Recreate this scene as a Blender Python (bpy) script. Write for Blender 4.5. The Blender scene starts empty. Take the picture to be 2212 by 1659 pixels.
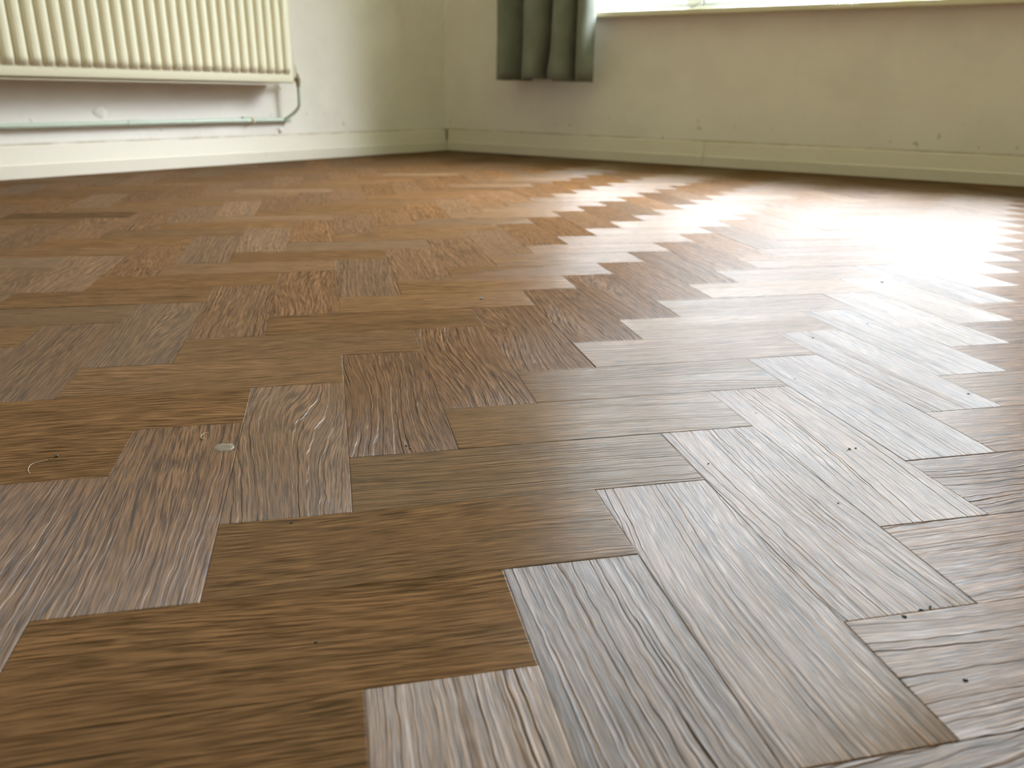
import bpy, bmesh, math, random
from mathutils import Vector, Matrix, noise
random.seed(7)
D = bpy.data
SC = bpy.context.scene
COL = SC.collection
S = 0.0762                      # one plank width (3 in) in metres; layout below is in plank widths

# ------------------------------------------------------------------ camera
cam_d = D.cameras.new('camera'); cam = D.objects.new('camera', cam_d); COL.objects.link(cam)
cam.location = (-0.01311*S, -3.59317*S, 3.12038*S)
cam.rotation_mode = 'QUATERNION'
Rm = Matrix.Rotation(-0.225486, 3, 'Z') @ Matrix.Rotation(1.215762, 3, 'X') @ Matrix.Rotation(0.018055, 3, 'Z')
cam.rotation_quaternion = Rm.to_quaternion()
cam_d.sensor_width = 36.0
cam_d.lens = 36.0*1700.62/2212.0
cam_d.clip_start = 0.01
cam_d.dof.use_dof = True
cam_d.dof.focus_distance = 0.56
cam_d.dof.aperture_fstop = 10.0
SC.camera = cam

# ------------------------------------------------------------------ view
SC.view_settings.view_transform = 'Standard'
SC.view_settings.look = 'None'
SC.view_settings.gamma = 1.0
SC.view_settings.use_curve_mapping = False
SC.view_settings.exposure = 0.96

# ------------------------------------------------------------------ sky
W = D.worlds.new('overcast_sky'); SC.world = W; W.use_nodes = True
nt = W.node_tree; nt.nodes.clear()
wo = nt.nodes.new('ShaderNodeOutputWorld'); bg = nt.nodes.new('ShaderNodeBackground')
tc = nt.nodes.new('ShaderNodeTexCoord'); sx = nt.nodes.new('ShaderNodeSeparateXYZ')
cr = nt.nodes.new('ShaderNodeValToRGB')
mr = nt.nodes.new('ShaderNodeMapRange'); mr.inputs[1].default_value = -0.3; mr.inputs[2].default_value = 1.0
nt.links.new(tc.outputs['Generated'], sx.inputs[0]); nt.links.new(sx.outputs[2], mr.inputs[0])
nt.links.new(mr.outputs[0], cr.inputs[0]); nt.links.new(cr.outputs[0], bg.inputs[0]); nt.links.new(bg.outputs[0], wo.inputs[0])
e = cr.color_ramp.elements
e[0].position = 0.0; e[0].color = (0.10, 0.115, 0.06, 1)
e[1].position = 1.0; e[1].color = (0.16, 0.17, 0.195, 1)
for pos, c in ((0.20, (0.06, 0.065, 0.05)), (0.26, (0.048, 0.053, 0.060)), (0.43, (0.056, 0.065, 0.078)), (0.50, (0.14, 0.155, 0.182)), (0.61, (0.88, 0.95, 1.09)), (0.73, (0.76, 0.82, 0.94)), (0.85, (0.24, 0.26, 0.30))):
    x = e.new(pos); x.color = (*c, 1)
SKY = 64.0
bg.inputs[1].default_value = SKY

# ------------------------------------------------------------------ room frame of reference
C = Vector((6.49996, 42.23752))
NL = Vector((0.652055, -0.758171)); SL = Vector((-0.758171, -0.652055))
NR = Vector((-0.697443, -0.716641)); SR = Vector((0.716641, -0.697443))
def LW(a, z, off=0.0):
    p = C + SL*a + NL*off; return Vector((p.x*S, p.y*S, z*S))
def RW(a, z, off=0.0):
    p = C + SR*a + NR*off; return Vector((p.x*S, p.y*S, z*S))
LEN_L, LEN_R, HT, WOFF = 54.0, 56.0, 31.5, -0.2
WZ0, WZ1, WA0, WA1 = 6.75, 28.5, 7.2, 31.8      # window opening in the right wall

# daylight portal at the window opening (guides sky light, adds none)
def portal(name, c, nrm, w, h):
    l = D.lights.new(name, 'AREA'); l.shape = 'RECTANGLE'; l.size = w; l.size_y = h
    l.cycles.is_portal = True
    o = D.objects.new(name, l); COL.objects.link(o); o.location = c
    o.rotation_mode = 'QUATERNION'; o.rotation_quaternion = Vector(nrm).to_track_quat('-Z', 'Y')
    return o
portal('window_daylight', RW((WA0+WA1)/2, (WZ0+WZ1)/2, -1.9), (NR.x, NR.y, 0), (WA1-WA0)*S, (WZ1-WZ0)*S)

# ------------------------------------------------------------------ node helpers
class NT:
    def __init__(s, name):
        s.m = D.materials.new(name); s.m.use_nodes = True; s.t = s.m.node_tree; s.t.nodes.clear()
        s.out = s.t.nodes.new('ShaderNodeOutputMaterial')
    def n(s, typ, **kw):
        x = s.t.nodes.new('ShaderNode'+typ)
        for k, v in kw.items(): setattr(x, k, v)
        return x
    def put(s, sock, v):
        if v is None: return
        if hasattr(v, 'is_output') or isinstance(v, bpy.types.NodeSocket): s.t.links.new(v, sock)
        else:
            if isinstance(v, tuple) and len(v) == 3 and sock.type == 'RGBA': v = (*v, 1)
            sock.default_value = v
    def math(s, op, a, b=None, c=None, clamp=False):
        x = s.n('Math', operation=op, use_clamp=clamp)
        for i, v in enumerate((a, b, c)): s.put(x.inputs[i], v)
        return x.outputs[0]
    def comb(s, x, y, z):
        c = s.n('CombineXYZ')
        for i, v in enumerate((x, y, z)): s.put(c.inputs[i], v)
        return c.outputs[0]
    def noise(s, vec, scale=1.0, detail=1.0, rough=0.5, dist=0.0, color=False):
        x = s.n('TexNoise'); s.put(x.inputs['Vector'], vec); x.inputs['Scale'].default_value = scale
        x.inputs['Detail'].default_value = detail; x.inputs['Roughness'].default_value = rough
        x.inputs['Distortion'].default_value = dist
        return x.outputs['Color' if color else 'Fac']
    def ramp(s, v, a, b, lo=0.0, hi=1.0, smooth=True):
        x = s.n('MapRange', interpolation_type='SMOOTHSTEP' if smooth else 'LINEAR')
        for i, q in enumerate((v, a, b, lo, hi)): s.put(x.inputs[i], q)
        return x.outputs[0]
    def mix(s, f, a, b, mode='MIX'):
        x = s.n('Mix', data_type='RGBA', blend_type=mode)
        s.put(x.inputs[0], f); s.put(x.inputs[6], a); s.put(x.inputs[7], b); return x.outputs[2]
    def bsdf(s, col, rough, **kw):
        b = s.n('BsdfPrincipled'); s.put(b.inputs['Base Color'], col); s.put(b.inputs['Roughness'], rough)
        for k, v in kw.items(): s.put(b.inputs[k.replace('_', ' ')], v)
        s.t.links.new(b.outputs[0], s.out.inputs[0]); return b
    def bump(s, h, strength, dist, normal=None):
        b = s.n('Bump'); b.inputs['Strength'].default_value = strength; b.inputs['Distance'].default_value = dist
        s.put(b.inputs['Height'], h)
        if normal is not None: s.put(b.inputs['Normal'], normal)
        return b.outputs[0]

# ------------------------------------------------------------------ floor material
GLOSS = 1.7      # matt lacquer: reflection flattens off towards grazing, as micro-roughness masks it
def floor_material():
    k = NT('embossed_oak_vinyl')
    at = k.n('Attribute', attribute_name='grain').outputs['Vector']
    p1 = k.n('Attribute', attribute_name='prm').outputs['Vector']
    p2 = k.n('Attribute', attribute_name='prm2').outputs['Vector']
    def sep(v):
        x = k.n('SeparateXYZ'); k.put(x.inputs[0], v); return x.outputs
    u, v, seed = sep(at); tone, ridge, freq = sep(p1); wob, grey, slant = sep(p2)
    M = lambda op, a, b=None, c=None: k.math(op, a, b, c)
    # growth-ring phase, in rings: v across the plank plus a slow wander -> cathedral figures
    n1 = k.noise(k.comb(M('MULTIPLY', u, 4.5), M('MULTIPLY', v, 16.0), seed), detail=0.0)
    n2 = k.noise(k.comb(M('MULTIPLY', u, 55.0), M('MULTIPLY', v, 90.0), M('ADD', seed, 3.3)), detail=1.0)
    ph = M('ADD', M('MULTIPLY', M('ADD', v, M('MULTIPLY', u, slant)), M('MULTIPLY', freq, 1.55)), M('MULTIPLY', M('SUBTRACT', n1, 0.5), M('MULTIPLY', wob, 1.6)))
    ph = M('ADD', ph, M('MULTIPLY', M('SUBTRACT', n2, 0.5), 1.1))
    rg = k.noise(k.comb(ph, M('MULTIPLY', u, 3.5), M('ADD', seed, 7.7)), scale=1.0, detail=0.0)
    rg1 = k.ramp(rg, 0.47, 0.56)
    # wide calm and busy zones across a plank
    zone = k.ramp(k.noise(k.comb(M('MULTIPLY', u, 2.0), M('MULTIPLY', ph, 0.16), M('ADD', seed, 13.0)), detail=0.0), 0.36, 0.62, 0.25, 1.15)
    # pores: long thin lines along the grain, following the rings
    vv = M('ADD', M('MULTIPLY', v, 2000.0), M('MULTIPLY', n1, M('MULTIPLY', wob, 10.5)))
    vv = M('ADD', vv, M('MULTIPLY', n2, 2.5))
    po = k.noise(k.comb(M('MULTIPLY', u, 48.0), vv, M('ADD', seed, 1.1)), detail=1.0, rough=0.65)
    po1 = k.ramp(po, 0.40, 0.58)
    gr = k.noise(k.comb(M('MULTIPLY', u, 900.0), M('MULTIPLY', v, 2600.0), seed), detail=0.0)
    # colour
    st = k.noise(k.comb(M('MULTIPLY', u, 36.0), M('ADD', M('MULTIPLY', v, 950.0), M('MULTIPLY', n1, M('MULTIPLY', wob, 5.0))), M('ADD', seed, 5.0)), detail=2.0, rough=0.6)
    bl = k.noise(k.comb(M('MULTIPLY', u, 7.0), M('MULTIPLY', v, 30.0), M('ADD', seed, 9.0)), detail=2.0)
    light = (0.170, 0.084, 0.036); dark = (0.042, 0.0175, 0.0055)
    c = k.mix(k.ramp(st, 0.36, 0.62), dark, light)
    c = k.mix(M('MULTIPLY', k.ramp(po, 0.28, 0.5, 1.0, 0.0), 0.62), c, (0.045, 0.023, 0.009))
    c = k.mix(M('MULTIPLY', k.ramp(bl, 0.4, 0.7), 0.35), c, (0.135, 0.064, 0.027))
    c = k.mix(M('MULTIPLY', k.ramp(rg, 0.30, 0.48, 1.0, 0.0), 0.30), c, (0.06, 0.031, 0.013))
    # rare dark cracks
    ck = k.noise(k.comb(M('MULTIPLY', u, 9.0), M('ADD', M('MULTIPLY', v, 230.0), M('MULTIPLY', n1, 8.0)), M('ADD', seed, 21.0)), detail=1.0)
    c = k.mix(M('MULTIPLY', k.ramp(ck, 0.20, 0.27, 1.0, 0.0), 0.85), c, (0.02, 0.012, 0.006))
    c = k.mix(grey, c, (0.19, 0.150, 0.115))
    hs = k.n('HueSaturation'); k.put(hs.inputs['Value'], tone); k.put(hs.inputs['Color'], c)
    c = hs.outputs[0]
    # emboss
    h = M('ADD', M('MULTIPLY', M('MULTIPLY', rg1, ridge), zone), M('MULTIPLY', po1, 0.17))
    h = M('ADD', h, M('MULTIPLY', gr, 0.07))
    nb = k.bump(h, 1.0, 0.00046)
    tg = k.n('Tangent', direction_type='UV_MAP', uv_map='UVMap').outputs[0]
    rough = k.ramp(po, 0.3, 0.6, 0.38, 0.29)
    df = k.n('BsdfDiffuse'); k.put(df.inputs['Color'], c); k.put(df.inputs['Normal'], nb)
    gl = k.n('BsdfAnisotropic'); k.put(gl.inputs['Roughness'], rough); gl.inputs['Anisotropy'].default_value = 0.58
    gl.inputs['Rotation'].default_value = 0.0; k.put(gl.inputs['Tangent'], tg); k.put(gl.inputs['Normal'], nb)
    g2 = k.n('BsdfAnisotropic'); g2.inputs['Roughness'].default_value = 0.47; g2.inputs['Anisotropy'].default_value = 0.62
    k.put(g2.inputs['Tangent'], tg); k.put(g2.inputs['Normal'], nb)
    gm = k.n('MixShader'); gm.inputs[0].default_value = 0.42
    k.t.links.new(gl.outputs[0], gm.inputs[1]); k.t.links.new(g2.outputs[0], gm.inputs[2])
    fr = k.n('Fresnel'); fr.inputs[0].default_value = 1.45; k.put(fr.inputs['Normal'], nb)
    ms = k.n('MixShader'); k.put(ms.inputs[0], M('DIVIDE', M('MULTIPLY', fr.outputs[0], GLOSS), M('ADD', M('MULTIPLY', fr.outputs[0], 28.0), 1.0)))
    k.t.links.new(df.outputs[0], ms.inputs[1]); k.t.links.new(gm.outputs[0], ms.inputs[2]); k.t.links.new(ms.outputs[0], k.out.inputs[0])
    return k.m

def simple(name, col, rough, bump=None, dirt=None, **kw):
    k = NT(name); nrm = None; c = col
    pos = k.n('NewGeometry').outputs['Position']
    if dirt:
        n = k.noise(pos, dirt[0], 3.0, 0.6)
        c = k.mix(k.math('MULTIPLY', k.ramp(n, dirt[1], dirt[1]+0.12), dirt[3]), col, dirt[2])
    if bump: nrm = k.bump(k.noise(pos, bump[0], 3.0), 1.0, bump[1])
    kw = dict(kw)
    if nrm: kw['Normal'] = nrm
    k.bsdf(c, rough, **kw); return k.m

def wall_material(name, col):
    k = NT(name); g = k.n('NewGeometry').outputs['Position']
    sp = k.n('SeparateXYZ'); k.put(sp.inputs[0], g); z = sp.outputs[2]
    n = k.noise(g, 6.0, 3.0, 0.6); c = k.mix(k.ramp(n, 0.35, 0.75), col, tuple(x*y for x, y in zip(col, (0.93, 0.92, 0.93))))
    # grime gathered on top of the skirting and small scuffs low on the wall
    n2 = k.noise(g, 11.0, 3.0, 0.6)
    edge = k.ramp(z, 1.08*S, 1.22*S, 1.0, 0.0)
    c = k.mix(k.math('MULTIPLY', k.math('MULTIPLY', edge, k.ramp(n2, 0.30, 0.66, 0.35, 1.0)), 0.8), c, (0.30, 0.22, 0.10))
    low = k.ramp(z, 1.2*S, 2.6*S, 1.0, 0.0)
    n3 = k.noise(g, 42.0, 1.0)
    c = k.mix(k.math('MULTIPLY', k.math('MULTIPLY', low, k.ramp(n3, 0.71, 0.76)), 0.45), c, (0.20, 0.15, 0.09))
    nb = k.bump(k.math('ADD', k.noise(g, 45.0, 3.0), k.math('MULTIPLY', k.noise(g, 5.0, 1.0), 4.0)), 1.0, 0.0012)
    k.bsdf(c, 0.62, Normal=nb); return k.m

MAT = {}
MAT['floor'] = floor_material()
MAT['gap'] = simple('adhesive_gap', (0.045, 0.032, 0.022), 0.7)
MAT['wall'] = wall_material('cream_wall_paint', (0.85, 0.775, 0.715))
MAT['ceil'] = simple('ceiling_paint', (0.86, 0.85, 0.81), 0.8)
MAT['gloss'] = simple('cream_gloss_paint', (0.72, 0.635, 0.545), 0.55, bump=(30, 0.0008), dirt=(60.0, 0.70, (0.22, 0.17, 0.09), 0.6))
MAT['rad'] = simple('cream_radiator_enamel', (0.80, 0.725, 0.56), 0.28)
MAT['pipe'] = simple('pale_green_pipe_paint', (0.50, 0.54, 0.45), 0.35, bump=(120, 0.0006), dirt=(40.0, 0.66, (0.25, 0.19, 0.11), 0.6))
MAT['brass'] = simple('tarnished_brass', (0.42, 0.33, 0.22), 0.35, Metallic=0.9)
MAT['clip'] = simple('ivory_plastic', (0.74, 0.64, 0.50), 0.4)
MAT['upvc'] = simple('white_window_plastic', (0.55, 0.56, 0.55), 0.3)
MAT['sill'] = simple('sill_paint', (0.74, 0.68, 0.52), 0.32)
MAT['cord'] = simple('white_cotton_cord', (0.85, 0.83, 0.76), 0.7)
MAT['wire'] = simple('grey_wire', (0.18, 0.18, 0.16), 0.5)
MAT['crumb'] = simple('black_debris', (0.012, 0.010, 0.010), 0.6)
MAT['fibre'] = simple('pale_fibre', (0.60, 0.50, 0.36), 0.6)
MAT['glue'] = simple('dried_glue', (0.13, 0.10, 0.072), 0.35, bump=(900, 0.0004))

def curtain_material():
    k = NT('green_curtain_cloth')
    uv = k.n('TexCoord').outputs['Object']
    n = k.noise(uv, 900.0, 1.0); n2 = k.noise(uv, 14.0, 2.0)
    c = k.mix(k.ramp(n2, 0.35, 0.7), (0.185, 0.192, 0.152), (0.225, 0.232, 0.190))
    nb = k.bump(n, 0.6, 0.0006)
    b = k.bsdf(c, 0.85, Normal=nb); b.inputs['Sheen Weight'].default_value = 0.25; b.inputs['Specular IOR Level'].default_value = 0.2
    tr = k.n('BsdfTranslucent'); tr.inputs[0].default_value = (0.22, 0.30, 0.16, 1)
    mx = k.n('MixShader'); mx.inputs[0].default_value = 0.035
    k.t.links.new(b.outputs[0], mx.inputs[1]); k.t.links.new(tr.outputs[0], mx.inputs[2]); k.t.links.new(mx.outputs[0], k.out.inputs[0])
    return k.m
MAT['curtain'] = curtain_material()
def glass_material():
    k = NT('window_glass')
    t = k.n('BsdfTransparent'); t.inputs[0].default_value = (0.95, 0.97, 0.95, 1)
    g = k.n('BsdfGlossy'); g.inputs['Roughness'].default_value = 0.02
    f = k.n('LayerWeight'); f.inputs[0].default_value = 0.5
    f5 = k.math('ADD', k.math('MULTIPLY', k.math('POWER', f.outputs['Facing'], 5.0), 0.8), 0.03)
    m = k.n('MixShader'); k.put(m.inputs[0], f5); k.t.links.new(t.outputs[0], m.inputs[1]); k.t.links.new(g.outputs[0], m.inputs[2])
    k.t.links.new(m.outputs[0], k.out.inputs[0]); return k.m
MAT['glass'] = glass_material()

# ------------------------------------------------------------------ mesh helpers
def link(name, verts, faces, mat, parent=None, smooth=False, loc=None):
    me = D.meshes.new(name); me.from_pydata([tuple(v) for v in verts], [], faces); me.update()
    o = D.objects.new(name, me); COL.objects.link(o)
    if mat: me.materials.append(MAT[mat])
    if smooth:
        for f in me.polygons: f.use_smooth = True
    if parent:
        o.parent = parent; o.matrix_parent_inverse = Matrix.Translation(-parent.location)
    return o
class MB:
    def __init__(s): s.v = []; s.f = []
    def add(s, v, f):
        b = len(s.v); s.v += list(v); s.f += [tuple(b+i for i in q) for q in f]
    def box(s, P, a0, a1, z0, z1, o0, o1):
        v = [P(a, z, o) for a in (a0, a1) for z in (z0, z1) for o in (o0, o1)]
        s.add(v, [(0,1,3,2),(4,6,7,5),(0,4,5,1),(2,3,7,6),(0,2,6,4),(1,5,7,3)])
    def loft(s, rings, closed=True, caps=True):
        n = len(rings[0]); b = len(s.v)
        for r in rings: s.v += list(r)
        for i in range(len(rings)-1):
            for j in range(n if closed else n-1):
                k = (j+1) % n
                s.f.append((b+i*n+j, b+i*n+k, b+(i+1)*n+k, b+(i+1)*n+j))
        if caps and closed:
            s.f.append(tuple(b+j for j in range(n))[::-1]); s.f.append(tuple(b+(len(rings)-1)*n+j for j in range(n)))
    def tube(s, path, r, seg=12, caps=True):
        rings = []; n = len(path); up = None
        for i, p in enumerate(path):
            d = (path[min(i+1, n-1)] - path[max(i-1, 0)]).normalized()
            if up is None:
                up = d.orthogonal().normalized()
            up = (up - d*up.dot(d)).normalized(); w = d.cross(up)
            rr = r[i] if isinstance(r, (list, tuple)) else r
            rings.append([p + (up*math.cos(t)+w*math.sin(t))*rr for t in (2*math.pi*j/seg for j in range(seg))])
        s.loft(rings, True, caps)
    def build(s, name, mat, parent=None, smooth=False):
        o = link(name, s.v, s.f, mat, parent, smooth)
        bm = bmesh.new(); bm.from_mesh(o.data); bmesh.ops.recalc_face_normals(bm, faces=bm.faces); bm.to_mesh(o.data); bm.free()
        return o
def smooth_path(pts, n=8):
    out = []
    P = [pts[0]]+list(pts)+[pts[-1]]
    for i in range(1, len(P)-2):
        a, b, c, d = P[i-1], P[i], P[i+1], P[i+2]
        for k in range(n):
            t = k/n
            out.append(0.5*((2*b)+(c-a)*t+(2*a-5*b+4*c-d)*t*t+(3*b-a-3*c+d)*t**3))
    out.append(P[-2]); return out
def bevel(o, w, seg=2, ang=0.6):
    m = o.modifiers.new('bevel', 'BEVEL'); m.width = w; m.segments = seg; m.limit_method = 'ANGLE'; m.angle_limit = ang
def struct(o): o['kind'] = 'structure'; return o
def tag(o, label, cat, group=None):
    o['label'] = label; o['category'] = cat
    if group: o['group'] = group
    return o
def empty(name, loc):
    o = D.objects.new(name, None); COL.objects.link(o); o.location = loc; o.empty_display_size = 0.05; return o

# ------------------------------------------------------------------ room shell
T = 3.2   # outer wall thickness
corners = [LW(0, 0, 0).xy/S]
CW = C + (SL*0)                                         # skirting-face corner
def inter(p, d, q, e_):
    den = d.x*e_.y - d.y*e_.x; t = ((q.x-p.x)*e_.y-(q.y-p.y)*e_.x)/den; return p + d*t
P0 = inter(C+NL*WOFF, SL, C+NR*WOFF, SR)                # true wall corner
P1_ = P0 + SL*LEN_L; P2_ = P0 + SR*LEN_R; P3_ = P1_ + P2_ - P0
room_poly = [P0, P1_, P3_, P2_]
def inside(x, y, m=0.0):
    # parallelogram test, in wall coordinates
    d = Vector((x, y)) - P0
    den = SL.x*SR.y - SL.y*SR.x
    a = (d.x*SR.y-d.y*SR.x)/den; b = (SL.x*d.y-SL.y*d.x)/den
    return -m < a < LEN_L+m and -m < b < LEN_R+m

mb = MB(); mb.box(LW, -4, LEN_L+4, -0.3, HT+0.3, WOFF-T, WOFF); struct(mb.build('wall_left', 'wall'))
mb = MB()
mb.box(RW, -1.0, WA0, -0.3, HT+0.3, WOFF-T, WOFF)
mb.box(RW, WA1, LEN_R+4, -0.3, HT+0.3, WOFF-T, WOFF)
mb.box(RW, WA0, WA1, -0.3, WZ0-0.13, WOFF-T, WOFF)
mb.box(RW, WA0, WA1, WZ1, HT+0.3, WOFF-T, WOFF)
struct(mb.build('wall_right', 'wall'))
def wall_seg(name, a, b, z0=-0.3, z1=HT+0.3, holes=None):
    d = (b-a); L = d.length; d = d/L; n = Vector((d.y, -d.x))
    cen = (P0+P3_)/2
    if (cen-a).dot(n) > 0: n = -n                          # n points outwards
    def Q(t, z, o):
        p = a + d*t + n*o; return Vector((p.x*S, p.y*S, z*S))
    m = MB()
    if not holes: m.box(Q, -2, L+2, z0, z1, 0, T)
    else:
        h0, h1, hz0, hz1 = holes
        m.box(Q, -2, h0, z0, z1, 0, T); m.box(Q, h1, L+2, z0, z1, 0, T)
        m.box(Q, h0, h1, z0, hz0, 0, T); m.box(Q, h0, h1, hz1, z1, 0, T)
    struct(m.build(name, 'wall')); return Q, d, n
Q1, d1, n1 = wall_seg('wall_back', P1_, P3_)      # faces the window wall
wall_seg('wall_rear', P2_, P3_)
cv = [Vector((p.x*S, p.y*S, HT*S)) for p in room_poly]; cen = sum(cv, Vector())/4
cv = [cen+(p-cen)*1.03 for p in cv]
m = MB(); m.add(cv+[p+Vector((0, 0, 0.1)) for p in cv], [(0,1,2,3),(4,7,6,5),(0,4,5,1),(1,5,6,2),(2,6,7,3),(3,7,4,0)])
struct(m.build('ceiling', 'ceil'))

# ------------------------------------------------------------------ floor: herringbone, 3:1 planks as one mesh
def build_floor():
    V, F, G, UV, PR, PR2, MI = [], [], [], [], [], [], []
    rnd = random.Random(11)
    # hand-set looks for planks near the camera: (orientation, a, b) -> dict ; V(k,m) top-left (k-3m, k+3m)
    special = {
        ('V', 0, 0): dict(ridge=2.2, freq=270, wob=4), ('V', 1, 0): dict(ridge=2.2, freq=260, wob=6),
        ('V', 2, 0): dict(ridge=0.7, freq=230, wob=6), ('V', 3, 0): dict(ridge=0.8, freq=210, wob=6),
        ('V', 3, 1): dict(ridge=1.2, freq=170, wob=9), ('V', 4, 1): dict(ridge=1.5, freq=170, wob=8),
        ('V', 2, 1): dict(ridge=0.9, freq=200, wob=9), ('V', 1, 1): dict(ridge=0.4, freq=260, wob=6),
        ('V', 5, 1): dict(ridge=1.3, freq=220, wob=9), ('V', 6, 1): dict(ridge=1.2, freq=220, wob=10),
        ('H', 1, 0): dict(ridge=0.35, freq=240, wob=5), ('H', 2, 0): dict(ridge=0.5, freq=230, wob=7),
        ('H', 3, 0): dict(ridge=1.0, freq=300, wob=4), ('H', 4, 0): dict(ridge=1.0, freq=300, wob=4),
        ('H', 0, 0): dict(ridge=0.4, freq=230, wob=5),
        ('H', 2, -1): dict(ridge=1.9, freq=220, wob=6), ('H', 3, -1): dict(ridge=1.9, freq=220, wob=6),
        ('H', 4, -1): dict(ridge=1.1, freq=220, wob=7), ('H', 5, -1): dict(ridge=1.2, freq=220, wob=12)}
    def plank(x0, y0, x1, y1, horiz, key):
        g = 0.0009; bw = 0.009; zb = -0.0035                 # gap, bevel width, bevel drop, in plank widths
        sp = special.get(key, {})
        seed = rnd.uniform(0, 400); off = rnd.uniform(0, 30)
        tone = sp.get('tone', rnd.gauss(1.0, 0.09)); grey = max(0.0, rnd.gauss(0.04, 0.07))
        ridge = sp.get('ridge', rnd.choice((0.7, 1.0, 1.3, 1.6))); freq = sp.get('freq', rnd.uniform(180, 300))
        wob = sp.get('wob', rnd.uniform(3, 10)); slant = rnd.uniform(-0.04, 0.04)
        tx, ty, tz = rnd.gauss(0, 0.0007), rnd.gauss(0, 0.0007), rnd.gauss(0, 0.0010)
        flip = rnd.random() < 0.5
        cx, cy = (x0+x1)/2, (y0+y1)/2
        rect = lambda i: [(x0+i, y0+i), (x1-i, y0+i), (x1-i, y1-i), (x0+i, y1-i)]
        b = len(V)
        for i, dz in ((g+bw, 0.0), (g+bw*0.35, zb*0.35), (g, zb)):
            for x, y in rect(i):
                z = tz + tx*(x-cx) + ty*(y-cy) + dz
                V.append((x*S, y*S, z*S))
        for x, y in rect(g): V.append((x*S, y*S, -0.02*S))
        fs = [(0, 1, 2, 3)]
        for r in range(3):
            for j in range(4): k = (j+1) % 4; fs.append((4*r+j, 4*r+4+j, 4*r+4+k, 4*r+k))
        def guv(i):
            x, y, _ = V[b+i]
            u, v = ((x-x0*S), (y-y0*S)) if horiz else ((y-y0*S), (x1*S-x))
            if flip: u, v = 3*S-u, S-v
            return u, v
        for q in fs:
            F.append(tuple(b+i for i in q)); MI.append(0)
            for i in q:
                u, v = guv(i); G.append((u+off, v, seed)); UV.append((u*4, v*4)); PR.append((tone, ridge, freq)); PR2.append((wob, grey, slant))
    for m_ in range(-14, 15):
        for k_ in range(-50, 70):
            vx, vy = k_-3*m_, k_+3*m_
            if inside(vx+0.5, vy-1.5, 1.2): plank(vx, vy-3, vx+1, vy, False, ('V', k_, m_))
            if inside(vx-1.5, vy-0.5, 1.2): plank(vx-3, vy-1, vx, vy, True, ('H', k_, m_))
    b = len(V)
    for p in room_poly: V.append((p.x*S, p.y*S, -0.012*S))
    F.append((b, b+1, b+2, b+3)); MI.append(1)
    for i in range(4): G.append((0, 0, 0)); UV.append((0, 0)); PR.append((1, 0, 200)); PR2.append((1, 0, 0))
    me = D.meshes.new('floor'); me.from_pydata(V, [], F); me.update()
    me.materials.append(MAT['floor']); me.materials.append(MAT['gap'])
    me.polygons.foreach_set('material_index', MI)
    uvl = me.uv_layers.new(name='UVMap'); uvl.data.foreach_set('uv', [c for t in UV for c in t])
    for nm, dat in (('grain', G), ('prm', PR), ('prm2', PR2)):
        a = me.attributes.new(nm, 'FLOAT_VECTOR', 'CORNER'); a.data.foreach_set('vector', [c for t in dat for c in t])
    o = D.objects.new('floor', me); COL.objects.link(o); struct(o)
build_floor()

# ------------------------------------------------------------------ skirting boards
prof = [(-0.2, -0.06), (0.0, -0.06), (0.0, 0.44), (-0.012, 0.462), (-0.03, 0.475), (-0.135, 1.055), (-0.155, 1.085), (-0.2, 1.09)]
def skirting(name, P, a0, a1, step=1.5, seed=0.0):
    m = MB(); rings = []; n = max(2, int((a1-a0)/step))
    for i in range(n+1):
        a = a0+(a1-a0)*i/n; w = noise.noise(Vector((a*0.35, seed, 0)))*0.012; w2 = noise.noise(Vector((a*0.9, seed+5, 0)))*0.01
        rings.append([P(a, z+(w if z > 0.6 else 0), o+(w2 if o > -0.19 else 0)) for o, z in prof])
    m.loft(rings); o = m.build(name, 'gloss'); bevel(o, 0.0006, 1); return struct(o)
skirting('baseboard_left', LW, 0.0, LEN_L, seed=1)
skirting('baseboard_right', RW, 0.0, 14.82, seed=2)
skirting('baseboard_right_long', RW, 14.84, LEN_R, seed=3).name = 'baseboard_far_right'

m = MB(); pc = P0 + (NL+NR)*0.03; m.loft([[Vector((q.x*S, q.y*S, z*S)) for q in (P0-(NL+NR)*0.05, P0+SL*0.16-NL*0.02, P0+SL*0.13, P0+SL*0.04+SR*0.04, P0+SR*0.13, P0+SR*0.16-NR*0.02)] for z in (1.0, HT-0.1)])
struct(m.build('trim_1', 'wall'))           # paint-filled bead down the corner

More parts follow.
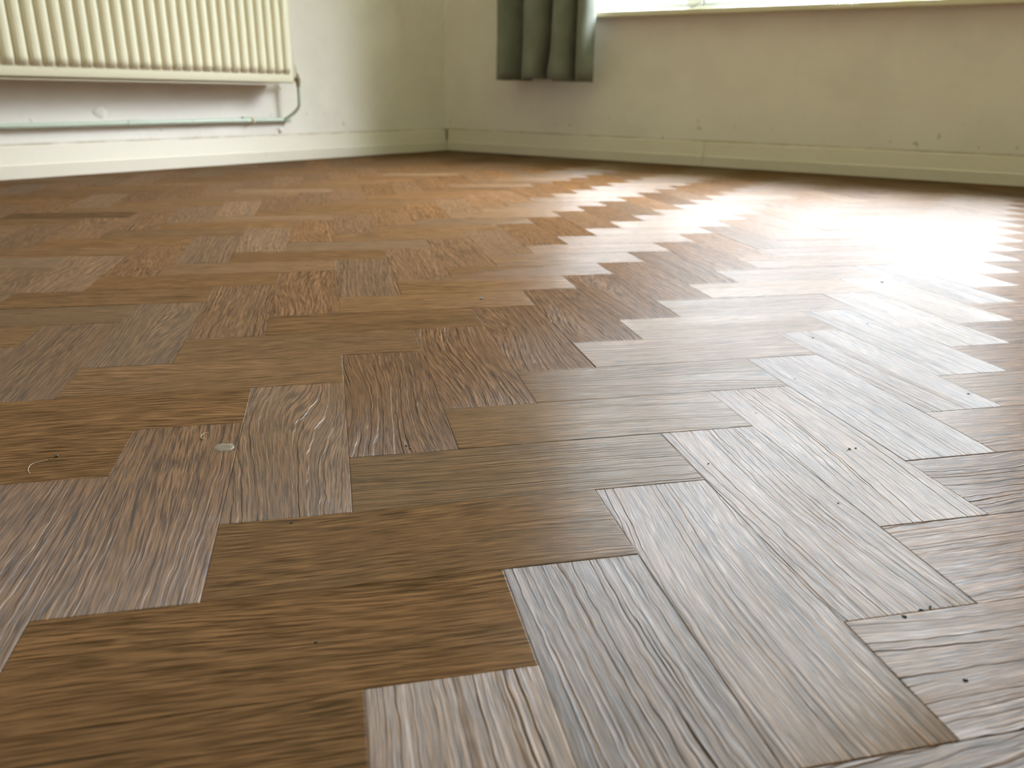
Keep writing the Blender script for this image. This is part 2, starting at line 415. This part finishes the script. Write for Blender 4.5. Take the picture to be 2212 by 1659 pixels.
# ------------------------------------------------------------------ window in the right wall
FO0, FO1 = -2.4, -1.0
win = empty('window_1', RW((WA0+WA1)/2, WZ0, -1.7)); win['kind'] = 'structure'
m = MB()
m.box(RW, WA0, WA1, WZ0, 7.02, FO0, FO1); m.box(RW, WA0, WA1, WZ1-0.6, WZ1, FO0, FO1)
m.box(RW, WA0, WA0+0.6, 7.02, WZ1-0.6, FO0, FO1); m.box(RW, WA1-0.6, WA1, 7.02, WZ1-0.6, FO0, FO1)
m.box(RW, 13.05, 13.75, 7.02, WZ1-0.6, FO0, FO1); m.box(RW, 22.0, 22.7, 7.02, WZ1-0.6, FO0, FO1)
o = m.build('window_frame', 'upvc', win); bevel(o, 0.004)
o['kind'] = 'structure'
for i, (a0, a1) in enumerate(((WA0+0.6, 13.05), (13.75, 22.0), (22.7, WA1-0.6))):
    m = MB(); b = 0.13
    for q in ((a0, a1, 7.02, 7.02+b), (a0, a1, WZ1-0.6-b, WZ1-0.6), (a0, a0+b, 7.02+b, WZ1-0.6-b), (a1-b, a1, 7.02+b, WZ1-0.6-b)):
        m.box(RW, *q, FO0+0.3, FO1-0.12)
    o = m.build('window_bead', 'upvc', win); bevel(o, 0.005, 3)
    m = MB(); m.box(RW, a0+b, a1-b, 7.02+b, WZ1-0.6-b, -1.72, -1.66); m.build('window_pane', 'glass', win)
m = MB(); m.box(RW, 11.0, 11.06, 7.15, WZ1-0.73, -1.69, -1.6); m.build('glazing_bar', 'upvc', win)
# inner sill board
m = MB(); m.box(RW, WA0-0.3, WA1+0.3, 6.50, 6.75, -1.0, 0.42)
o = m.build('windowsill', 'sill', win); bevel(o, 0.005, 3)
# reveals are the wall box edges; outer sill
m = MB(); m.box(RW, WA0, WA1, 6.45, 6.70, -4.2, -2.4); m.build('outer_sill', 'upvc', win)

m = MB(); m.box(RW, -6, LEN_R+6, 29.3, 30.2, -13.0, -3.4)          # unseen overhang added above the window to block steep sky light
o = m.build('sky_block', 'upvc'); struct(o); o.name = 'sky_blocker'

# ------------------------------------------------------------------ curtain
def build_curtain():
    pts = [(4.45, 0.35), (4.25, 0.50), (4.14, 0.95), (4.2, 1.40), (4.45, 1.62), (4.75, 1.45), (5.15, 0.85), (5.45, 0.30), (5.66, 0.22),
           (5.76, 0.60), (5.80, 1.30), (5.95, 1.75), (6.3, 1.92), (6.7, 1.84), (7.0, 1.50), (7.17, 0.80), (7.25, 0.66), (7.34, 0.85),
           (7.40, 1.40), (7.6, 1.86), (7.95, 1.95), (8.25, 1.60), (8.42, 0.85), (8.50, 0.68), (8.58, 0.90), (8.66, 1.40), (8.9, 1.68), (9.15, 1.55),
           (9.27, 1.15), (9.27, 0.80), (9.12, 0.62)]
    base = smooth_path([Vector((a, o, 0)) for a, o in pts], 6)
    n = len(base); rings = []
    Z = [3.70+(27.6-3.70)*(i/60)**1.0 for i in range(61)]
    for iz, z in enumerate(Z):
        row = []
        for j, p in enumerate(base):
            a, o = p.x, p.y; t = (z-3.7)
            # the narrow valley at 7.27 leans to the left near the hem
            lean = -0.38*math.exp(-((a-7.2)/0.45)**2)*math.exp(-(t/1.1)**2)
            lean += -0.10*math.exp(-((a-5.75)/0.4)**2)*math.exp(-(t/1.5)**2)
            a2 = a + lean + 0.05*noise.noise(Vector((a*0.8, z*0.25, 0)))*min(1, (a-3.9))*min(1, (9.4-a)*1.5)
            o2 = o + 0.07*noise.noise(Vector((a*1.3, z*0.4, 4)))
            hem = 0.0
            if iz == 0:
                hem = 0.05 if 6.1 < a < 7.75 else (-0.02 if a < 6.1 else -0.06)
            if iz == 1: hem = 0.03 if 6.1 < a < 7.75 else 0
            row.append(RW(a2, z+hem, o2))
        rings.append(row)
    m = MB(); m.loft(rings, closed=False)
    root = m.build('curtain', 'curtain', None, True)
    sd = root.modifiers.new('cloth_thickness', 'SOLIDIFY'); sd.thickness = 0.0022; sd.offset = 0
    tag(root, 'sage green cloth curtain hanging in folds at the left end of the window', 'curtain')
    return root
curtain = build_curtain()

# ------------------------------------------------------------------ radiator on the left wall
def build_radiator():
    R0, R1 = 11.22, 26.5; ZB, ZT = 3.33, 11.2; OB, OF = 0.35, 1.30
    root = empty('radiator', LW((R0+R1)/2, ZB, 0.4))
    tag(root, 'cream pressed steel panel radiator with vertical flutes on left wall', 'radiator')
    # fluted front plate
    pitch = (22.51-11.50)/26; nfl = int((R1-R0-0.2)/pitch)
    A = [R0]; prof_a = []
    sub = 20
    xs = []; hs = []
    a = 11.18-0.5*pitch*0.5
    xs.append(R0+0.0); hs.append(0.0); 
    i = 0
    start = R0+0.17
    for f in range(nfl):
        for s_ in range(sub):
            t = s_/sub; xs.append(start+(f+t)*pitch)
            # raised water channel: steep sides, rounded crown
            q = abs(t-0.5)*2                       # 0 at crown, 1 at valley
            hh = 1.0 if q < 0.56 else (0.0 if q > 0.88 else 0.5+0.5*math.cos(math.pi*(q-0.56)/0.32))
            hs.append(1-0.10*(q/0.56)**2 if hh == 1.0 else hh*0.9)
    end = start+nfl*pitch; xs.append(end); hs.append(0.0); R1 = end+0.10; xs.append(R1); hs.append(0.0)
    zs = [ZB+0.0, ZB+0.05, ZB+0.30, 3.66, 3.70, 3.74, 3.79, 3.85, 3.92, 4.0] + [4.4+0.8*i for i in range(8)] + [10.4, 10.55, 10.65, 10.75, 11.1, ZT]
    def zf(z):
        if z <= 3.68 or z >= 10.72: return 0.0
        if z < 3.95: t = (z-3.68)/0.27; return math.sin(t*math.pi/2)**0.8
        if z > 10.42: t = (10.72-z)/0.3; return math.sin(t*math.pi/2)**0.8
        return 1.0
    D_ = 0.20
    rings = []
    for z in zs:
        k = zf(z); edge = 0.03 if z == ZB or z == ZT else 0
        rings.append([LW(x, z, OF-D_+D_*h*k-edge) for x, h in zip(xs, hs)])
    m = MB(); m.loft(rings, closed=False); o = m.build('front_panel', 'rad', root, True)
    sd = o.modifiers.new('plate_thickness', 'SOLIDIFY'); sd.thickness = 0.0016; sd.offset = -1
    # rear plate, seam rims, side edges
    m = MB(); m.box(LW, R0, R1, ZB, ZT, OB, OB+0.10); o = m.build('back_panel', 'rad', root); bevel(o, 0.002)
    for z in (ZB-0.0, ZT-0.08):
        m = MB(); m.box(LW, R0+0.02, R1-0.02, z+0.04, z+0.12, OB+0.1, 0.80); o = m.build('end_channel', 'rad', root)
    m = MB(); path = [LW(R0+0.02, z, OF-D_-0.05) for z in (ZB+0.02, ZT-0.02)]
    m.tube(path, 0.075*S); m.build('side_rim', 'rad', root, True)
    m = MB(); m.tube([LW(R1-0.02, z, OF-D_-0.05) for z in (ZB+0.02, ZT-0.02)], 0.075*S); m.build('side_rim', 'rad', root, True)
    # bottom seam flange: a light rounded strip just under the front plate that stops short of the right end
    m = MB(); m.tube(smooth_path([LW(R1-0.2, 3.265, 0.98), LW(15, 3.265, 0.98), LW(12.2, 3.265, 0.98), LW(11.98, 3.235, 0.96), LW(11.82, 3.12, 0.90), LW(11.78, 3.06, 0.88)], 6), 0.045*S, 10)
    m.build('bottom_flange', 'rad', root, True)
    # wall brackets
    for a_ in (13.2, 19.6, 24.6):
        m = MB(); m.box(LW, a_-0.3, a_+0.3, ZB+0.1, 4.6, WOFF, WOFF+0.06); m.box(LW, a_-0.3, a_-0.24, ZB+0.1, 4.6, WOFF, OB+0.01); m.box(LW, a_+0.24, a_+0.3, ZB+0.1, 4.6, WOFF, OB+0.01)
        m.build('wall_bracket', 'rad', root)
    # end valve
    v = MB()
    v.tube([LW(11.5, 3.50, 0.55), LW(10.60, 3.50, 0.55)], 0.085*S, 14)
    vo = v.build('valve', 'brass', root, True)
    v = MB(); v.tube([LW(10.92, 3.5, 0.55), LW(10.84, 3.5, 0.55)], 0.15*S, 6); v.build('union_nut', 'brass', vo)
    v = MB(); v.tube([LW(10.56, 3.18, 0.55), LW(10.56, 3.30, 0.55), LW(10.56, 3.32, 0.55), LW(10.56, 3.55, 0.55), LW(10.56, 3.57, 0.55), LW(10.56, 3.72, 0.55)],
                     [0.09*S, 0.09*S, 0.11*S, 0.11*S, 0.07*S, 0.05*S], 12); v.build('valve_body', 'brass', vo)
    v = MB(); v.tube([LW(10.58, 3.58, 0.55), LW(10.58, 4.12, 0.45)], [0.05*S, 0.02*S], 10); v.build('valve_cap', 'clip', vo, True)
    return root
build_radiator()

# ------------------------------------------------------------------ pipe run under the radiator
def build_pipe():
    root = empty('heating_pipe', LW(16, 1.75, 0.0))
    tag(root, 'pale green painted heating pipe running along wall beneath the radiator', 'pipe')
    pts = [LW(a, 1.715+0.065*min(1, (30-a)/15) + 0.012*noise.noise(Vector((a*0.5, 0, 0))), -0.01) for a in [x*1.0 for x in range(34, 10, -1)]]
    pts.append(LW(10.72, 1.765, 0.0))
    m = MB(); m.tube(pts, 0.105*S, 14); m.build('supply_pipe', 'pipe', root, True)
    pts = [LW(10.56, 3.2, 0.55), LW(10.56, 2.95, 0.55), LW(10.56, 2.6, 0.54), LW(10.57, 2.35, 0.50), LW(10.68, 2.13, 0.36), LW(10.86, 1.95, 0.20), LW(11.06, 1.81, 0.06), LW(11.16, 1.77, 0.0)]
    m = MB(); m.tube(smooth_path(pts, 6), 0.068*S, 12); m.build('riser_pipe', 'pipe', root, True)
    for a_ in (12.72, 24.0):
        m = MB(); c = LW(a_, 1.775, -0.01); ax = Vector((SL.x, SL.y, 0))
        m.tube([c-ax*0.05*S, c-ax*0.045*S, c+ax*0.045*S, c+ax*0.05*S], [0.11*S, 0.145*S, 0.145*S, 0.11*S], 16); cl = m.build('pipe_clip', 'clip', root, True)
        m = MB(); m.box(LW, a_+0.13, a_+0.42, 1.83, 1.93, WOFF, -0.02); m.build('clip_lug', 'pipe', cl)
    m = MB(); m.tube([LW(18.32, 1.765, -0.01), LW(18.26, 1.765, -0.01)], 0.118*S, 14); m.build('solder_joint', 'pipe', root, True)
build_pipe()

# filler lump and painted-over screw on the left wall
def dome(name, P, a, z, r, h, mat, seed=0.0, sq=1.0):
    m = MB(); rings = []
    for i in range(6):
        t = i/5*math.pi/2*0.96
        rings.append([P(a+r*math.cos(t)*math.cos(q)*(1+0.25*noise.noise(Vector((math.cos(q)*1.5, math.sin(q)*1.5, seed)))), z+sq*r*math.cos(t)*math.sin(q), WOFF-0.01+h*math.sin(t)) for q in [2*math.pi*j/20 for j in range(20)]])
    m.loft(rings); return m.build(name, mat, None, True)
tag(dome('screw_head', LW, 11.16, 1.33, 0.13, 0.09, 'wall', 3), 'cream painted-over screw head on left wall just below the pipe end', 'screw')
tag(dome('plaster_lump', LW, 19.2, 2.15, 0.26, 0.05, 'wall', 9, 0.8), 'small raised lump of painted filler on wall above the long green pipe', 'filler')

# ------------------------------------------------------------------ cord over the sill edge, wire at the frame foot
m = MB()
m.tube(smooth_path([RW(19.96, 6.68, 0.475), RW(20.02, 6.78, 0.475), RW(20.14, 6.92, 0.43), RW(20.35, 7.0, 0.40), RW(20.52, 6.95, 0.43), RW(20.585, 6.80, 0.475), RW(20.58, 6.60, 0.475)], 6), 0.045*S, 8)
tag(m.build('cord', 'cord', None, True), 'loop of white cord draped over the front edge of the windowsill', 'cord')
m = MB()
m.tube(smooth_path([RW(13.20, 6.77, -0.93), RW(13.26, 6.82, -0.90), RW(13.42, 6.95, -0.9), RW(13.72, 7.12, -0.9), RW(14.0, 7.20, -0.9), RW(14.3, 7.21, -0.93)], 6), 0.014*S, 8)
m.tube(smooth_path([RW(13.22, 6.77, -0.90), RW(13.24, 6.86, -0.90), RW(13.27, 6.95, -0.92)], 4), 0.018*S, 8)
tag(m.build('bent_wire', 'wire', None, True), 'thin grey bent wire standing on the windowsill against the white window frame', 'wire')

# ------------------------------------------------------------------ bits of debris on the floor
def crumb(x, y, r, seed, name='crumb'):
    bm = bmesh.new(); bmesh.ops.create_icosphere(bm, subdivisions=2, radius=1.0)
    for v in bm.verts:
        k = 1+0.6*noise.noise(v.co*1.3+Vector((seed*3.1, seed, 0)))
        v.co = Vector((v.co.x*k*1.3, v.co.y*k*0.8, v.co.z*k*0.45))
    rz = Matrix.Rotation(seed*1.7, 3, 'Z')
    lo = min((rz @ v.co).z for v in bm.verts)
    for v in bm.verts: v.co = rz @ v.co; v.co = Vector((v.co.x*r, v.co.y*r, (v.co.z-lo)*r))
    me = D.meshes.new(name); bm.to_mesh(me); bm.free(); me.materials.append(MAT['crumb'])
    o = D.objects.new(name, me); COL.objects.link(o); o.location = (x*S, y*S, 0.0); return o
tag(crumb(-2.545, 3.496, 0.0012, 1.0, 'black_crumb'), 'black speck of dirt with a pale hair beside it on left plank', 'crumb')
m = MB()
m.tube(smooth_path([Vector((-2.60*S, 3.43*S, 0.0004)), Vector((-2.70*S, 3.36*S, 0.0006)), Vector((-2.70*S, 3.25*S, 0.0005)), Vector((-2.66*S, 3.17*S, 0.0003))], 6), 0.00013, 6)
tag(m.build('hair', 'fibre', None, True), 'short pale curved hair lying beside the black speck on left plank', 'hair')
m = MB(); cx, cy = -1.322, 3.712
m.tube([Vector(((cx+0.035*math.cos(t))*S, (cy+0.075*math.sin(t))*S, 0.0004+0.0001*t)) for t in [0.9+0.3*i for i in range(15)]], 0.00016, 6)
tag(m.build('fibre_curl', 'fibre', None, True), 'tiny cream curl of fibre near the glue smear', 'fibre')
m = MB(); gc = Vector((-1.12, 3.42, 0)); ring0, ring1, ring2 = [], [], []
for j in range(28):
    q = 2*math.pi*j/28; k = 1+0.35*noise.noise(Vector((2*math.cos(q), 2*math.sin(q), 8)))
    dx, dy = 0.10*math.cos(q)*k, 0.095*math.sin(q)*k
    for r_, s_, z_ in ((ring0, 1.0, -0.0001), (ring1, 0.93, 0.00028), (ring2, 0.5, 0.00022)):
        r_.append(Vector(((gc.x+dx*s_)*S, (gc.y+dy*s_)*S, z_)))
m.loft([ring0, ring1, ring2])
tag(m.build('glue_smear', 'glue', None, True), 'small greyish smear of dried glue at a plank joint', 'glue')
tag(crumb(2.238, 8.52, 0.0022, 2.3, 'dark_crumb'), 'dark round crumb on plank where the sheen begins, farther back', 'crumb')
tag(crumb(6.369, 5.681, 0.0012, 4.1, 'lone_crumb'), 'dark crumb alone on the brightly shining plank at right', 'crumb')
spots = [
    (0.533, 3.157, .0008, 'tiny black grain on the ridged upright plank, at the end nearest its cross joint'),
    (0.56, 3.10, .0007, 'second tiny black grain touching the one at the ridged upright plank end'),
    (-0.46, 1.914, .0008, 'tiny dark grain on brown plank just below the wavy-figured upright plank'),
    (-0.263, 0.453, .0006, 'faint brown-black grain alone in the middle of the long brown plank at lower left'),
    (4.64, 2.325, .0009, 'largest of three black grains in a row on a pale shining plank at right'),
    (4.71, 2.33, .0008, 'right-hand grain of the three in a row on a pale shining plank'),
    (4.60, 2.30, .0005, 'smallest of three black grains in a row on a pale shining plank'),
    (3.58, 0.015, .0009, 'black grain in the middle of three caught along a plank end joint at lower right'),
    (3.417, -0.031, .0010, 'black grain leftmost of three caught along a plank end joint at lower right'),
    (3.66, 0.03, .0008, 'black grain rightmost of three caught along a plank end joint at lower right'),
    (3.167, 2.277, .0007, 'thin dark grain near the top end of a pale plank beside a side joint'),
    (3.369, -0.614, .0009, 'black grain on the strongly ridged plank in the lower right corner'),
    (9.632, 8.622, .0018, 'dark speck far back on the shining planks at right, below the skirting'),
    (2.9, 3.1, .0005, 'pin-prick dark grain on the crosswise grey plank in the middle of the sheen edge'),
    (3.9, 1.4, .0006, 'tiny dark grain on a pale slanting plank right of the centre of the floor'),
    (5.2, 4.2, .0007, 'tiny dark grain on the bright plank, nearer than the lone round crumb'),
    (6.9, 3.4, .0008, 'tiny dark grain near the right edge on the end of a shining plank'),
    (7.6, 6.2, .0010, 'dark grain on the whitest shining planks, right of the lone crumb'),
    (1.4, 3.2, .0006, 'tiny dark grain on the grey-brown crosswise plank beside the ridged plank end'),
    (4.2, 3.3, .0005, 'pin-prick dark grain on a pale slanting plank beyond the three in a row')]
for i, (x, y, r, lab) in enumerate(spots):
    tag(crumb(x, y, r, 5+i*1.37), lab, 'crumb', 'tiny grains of dirt on the floor')
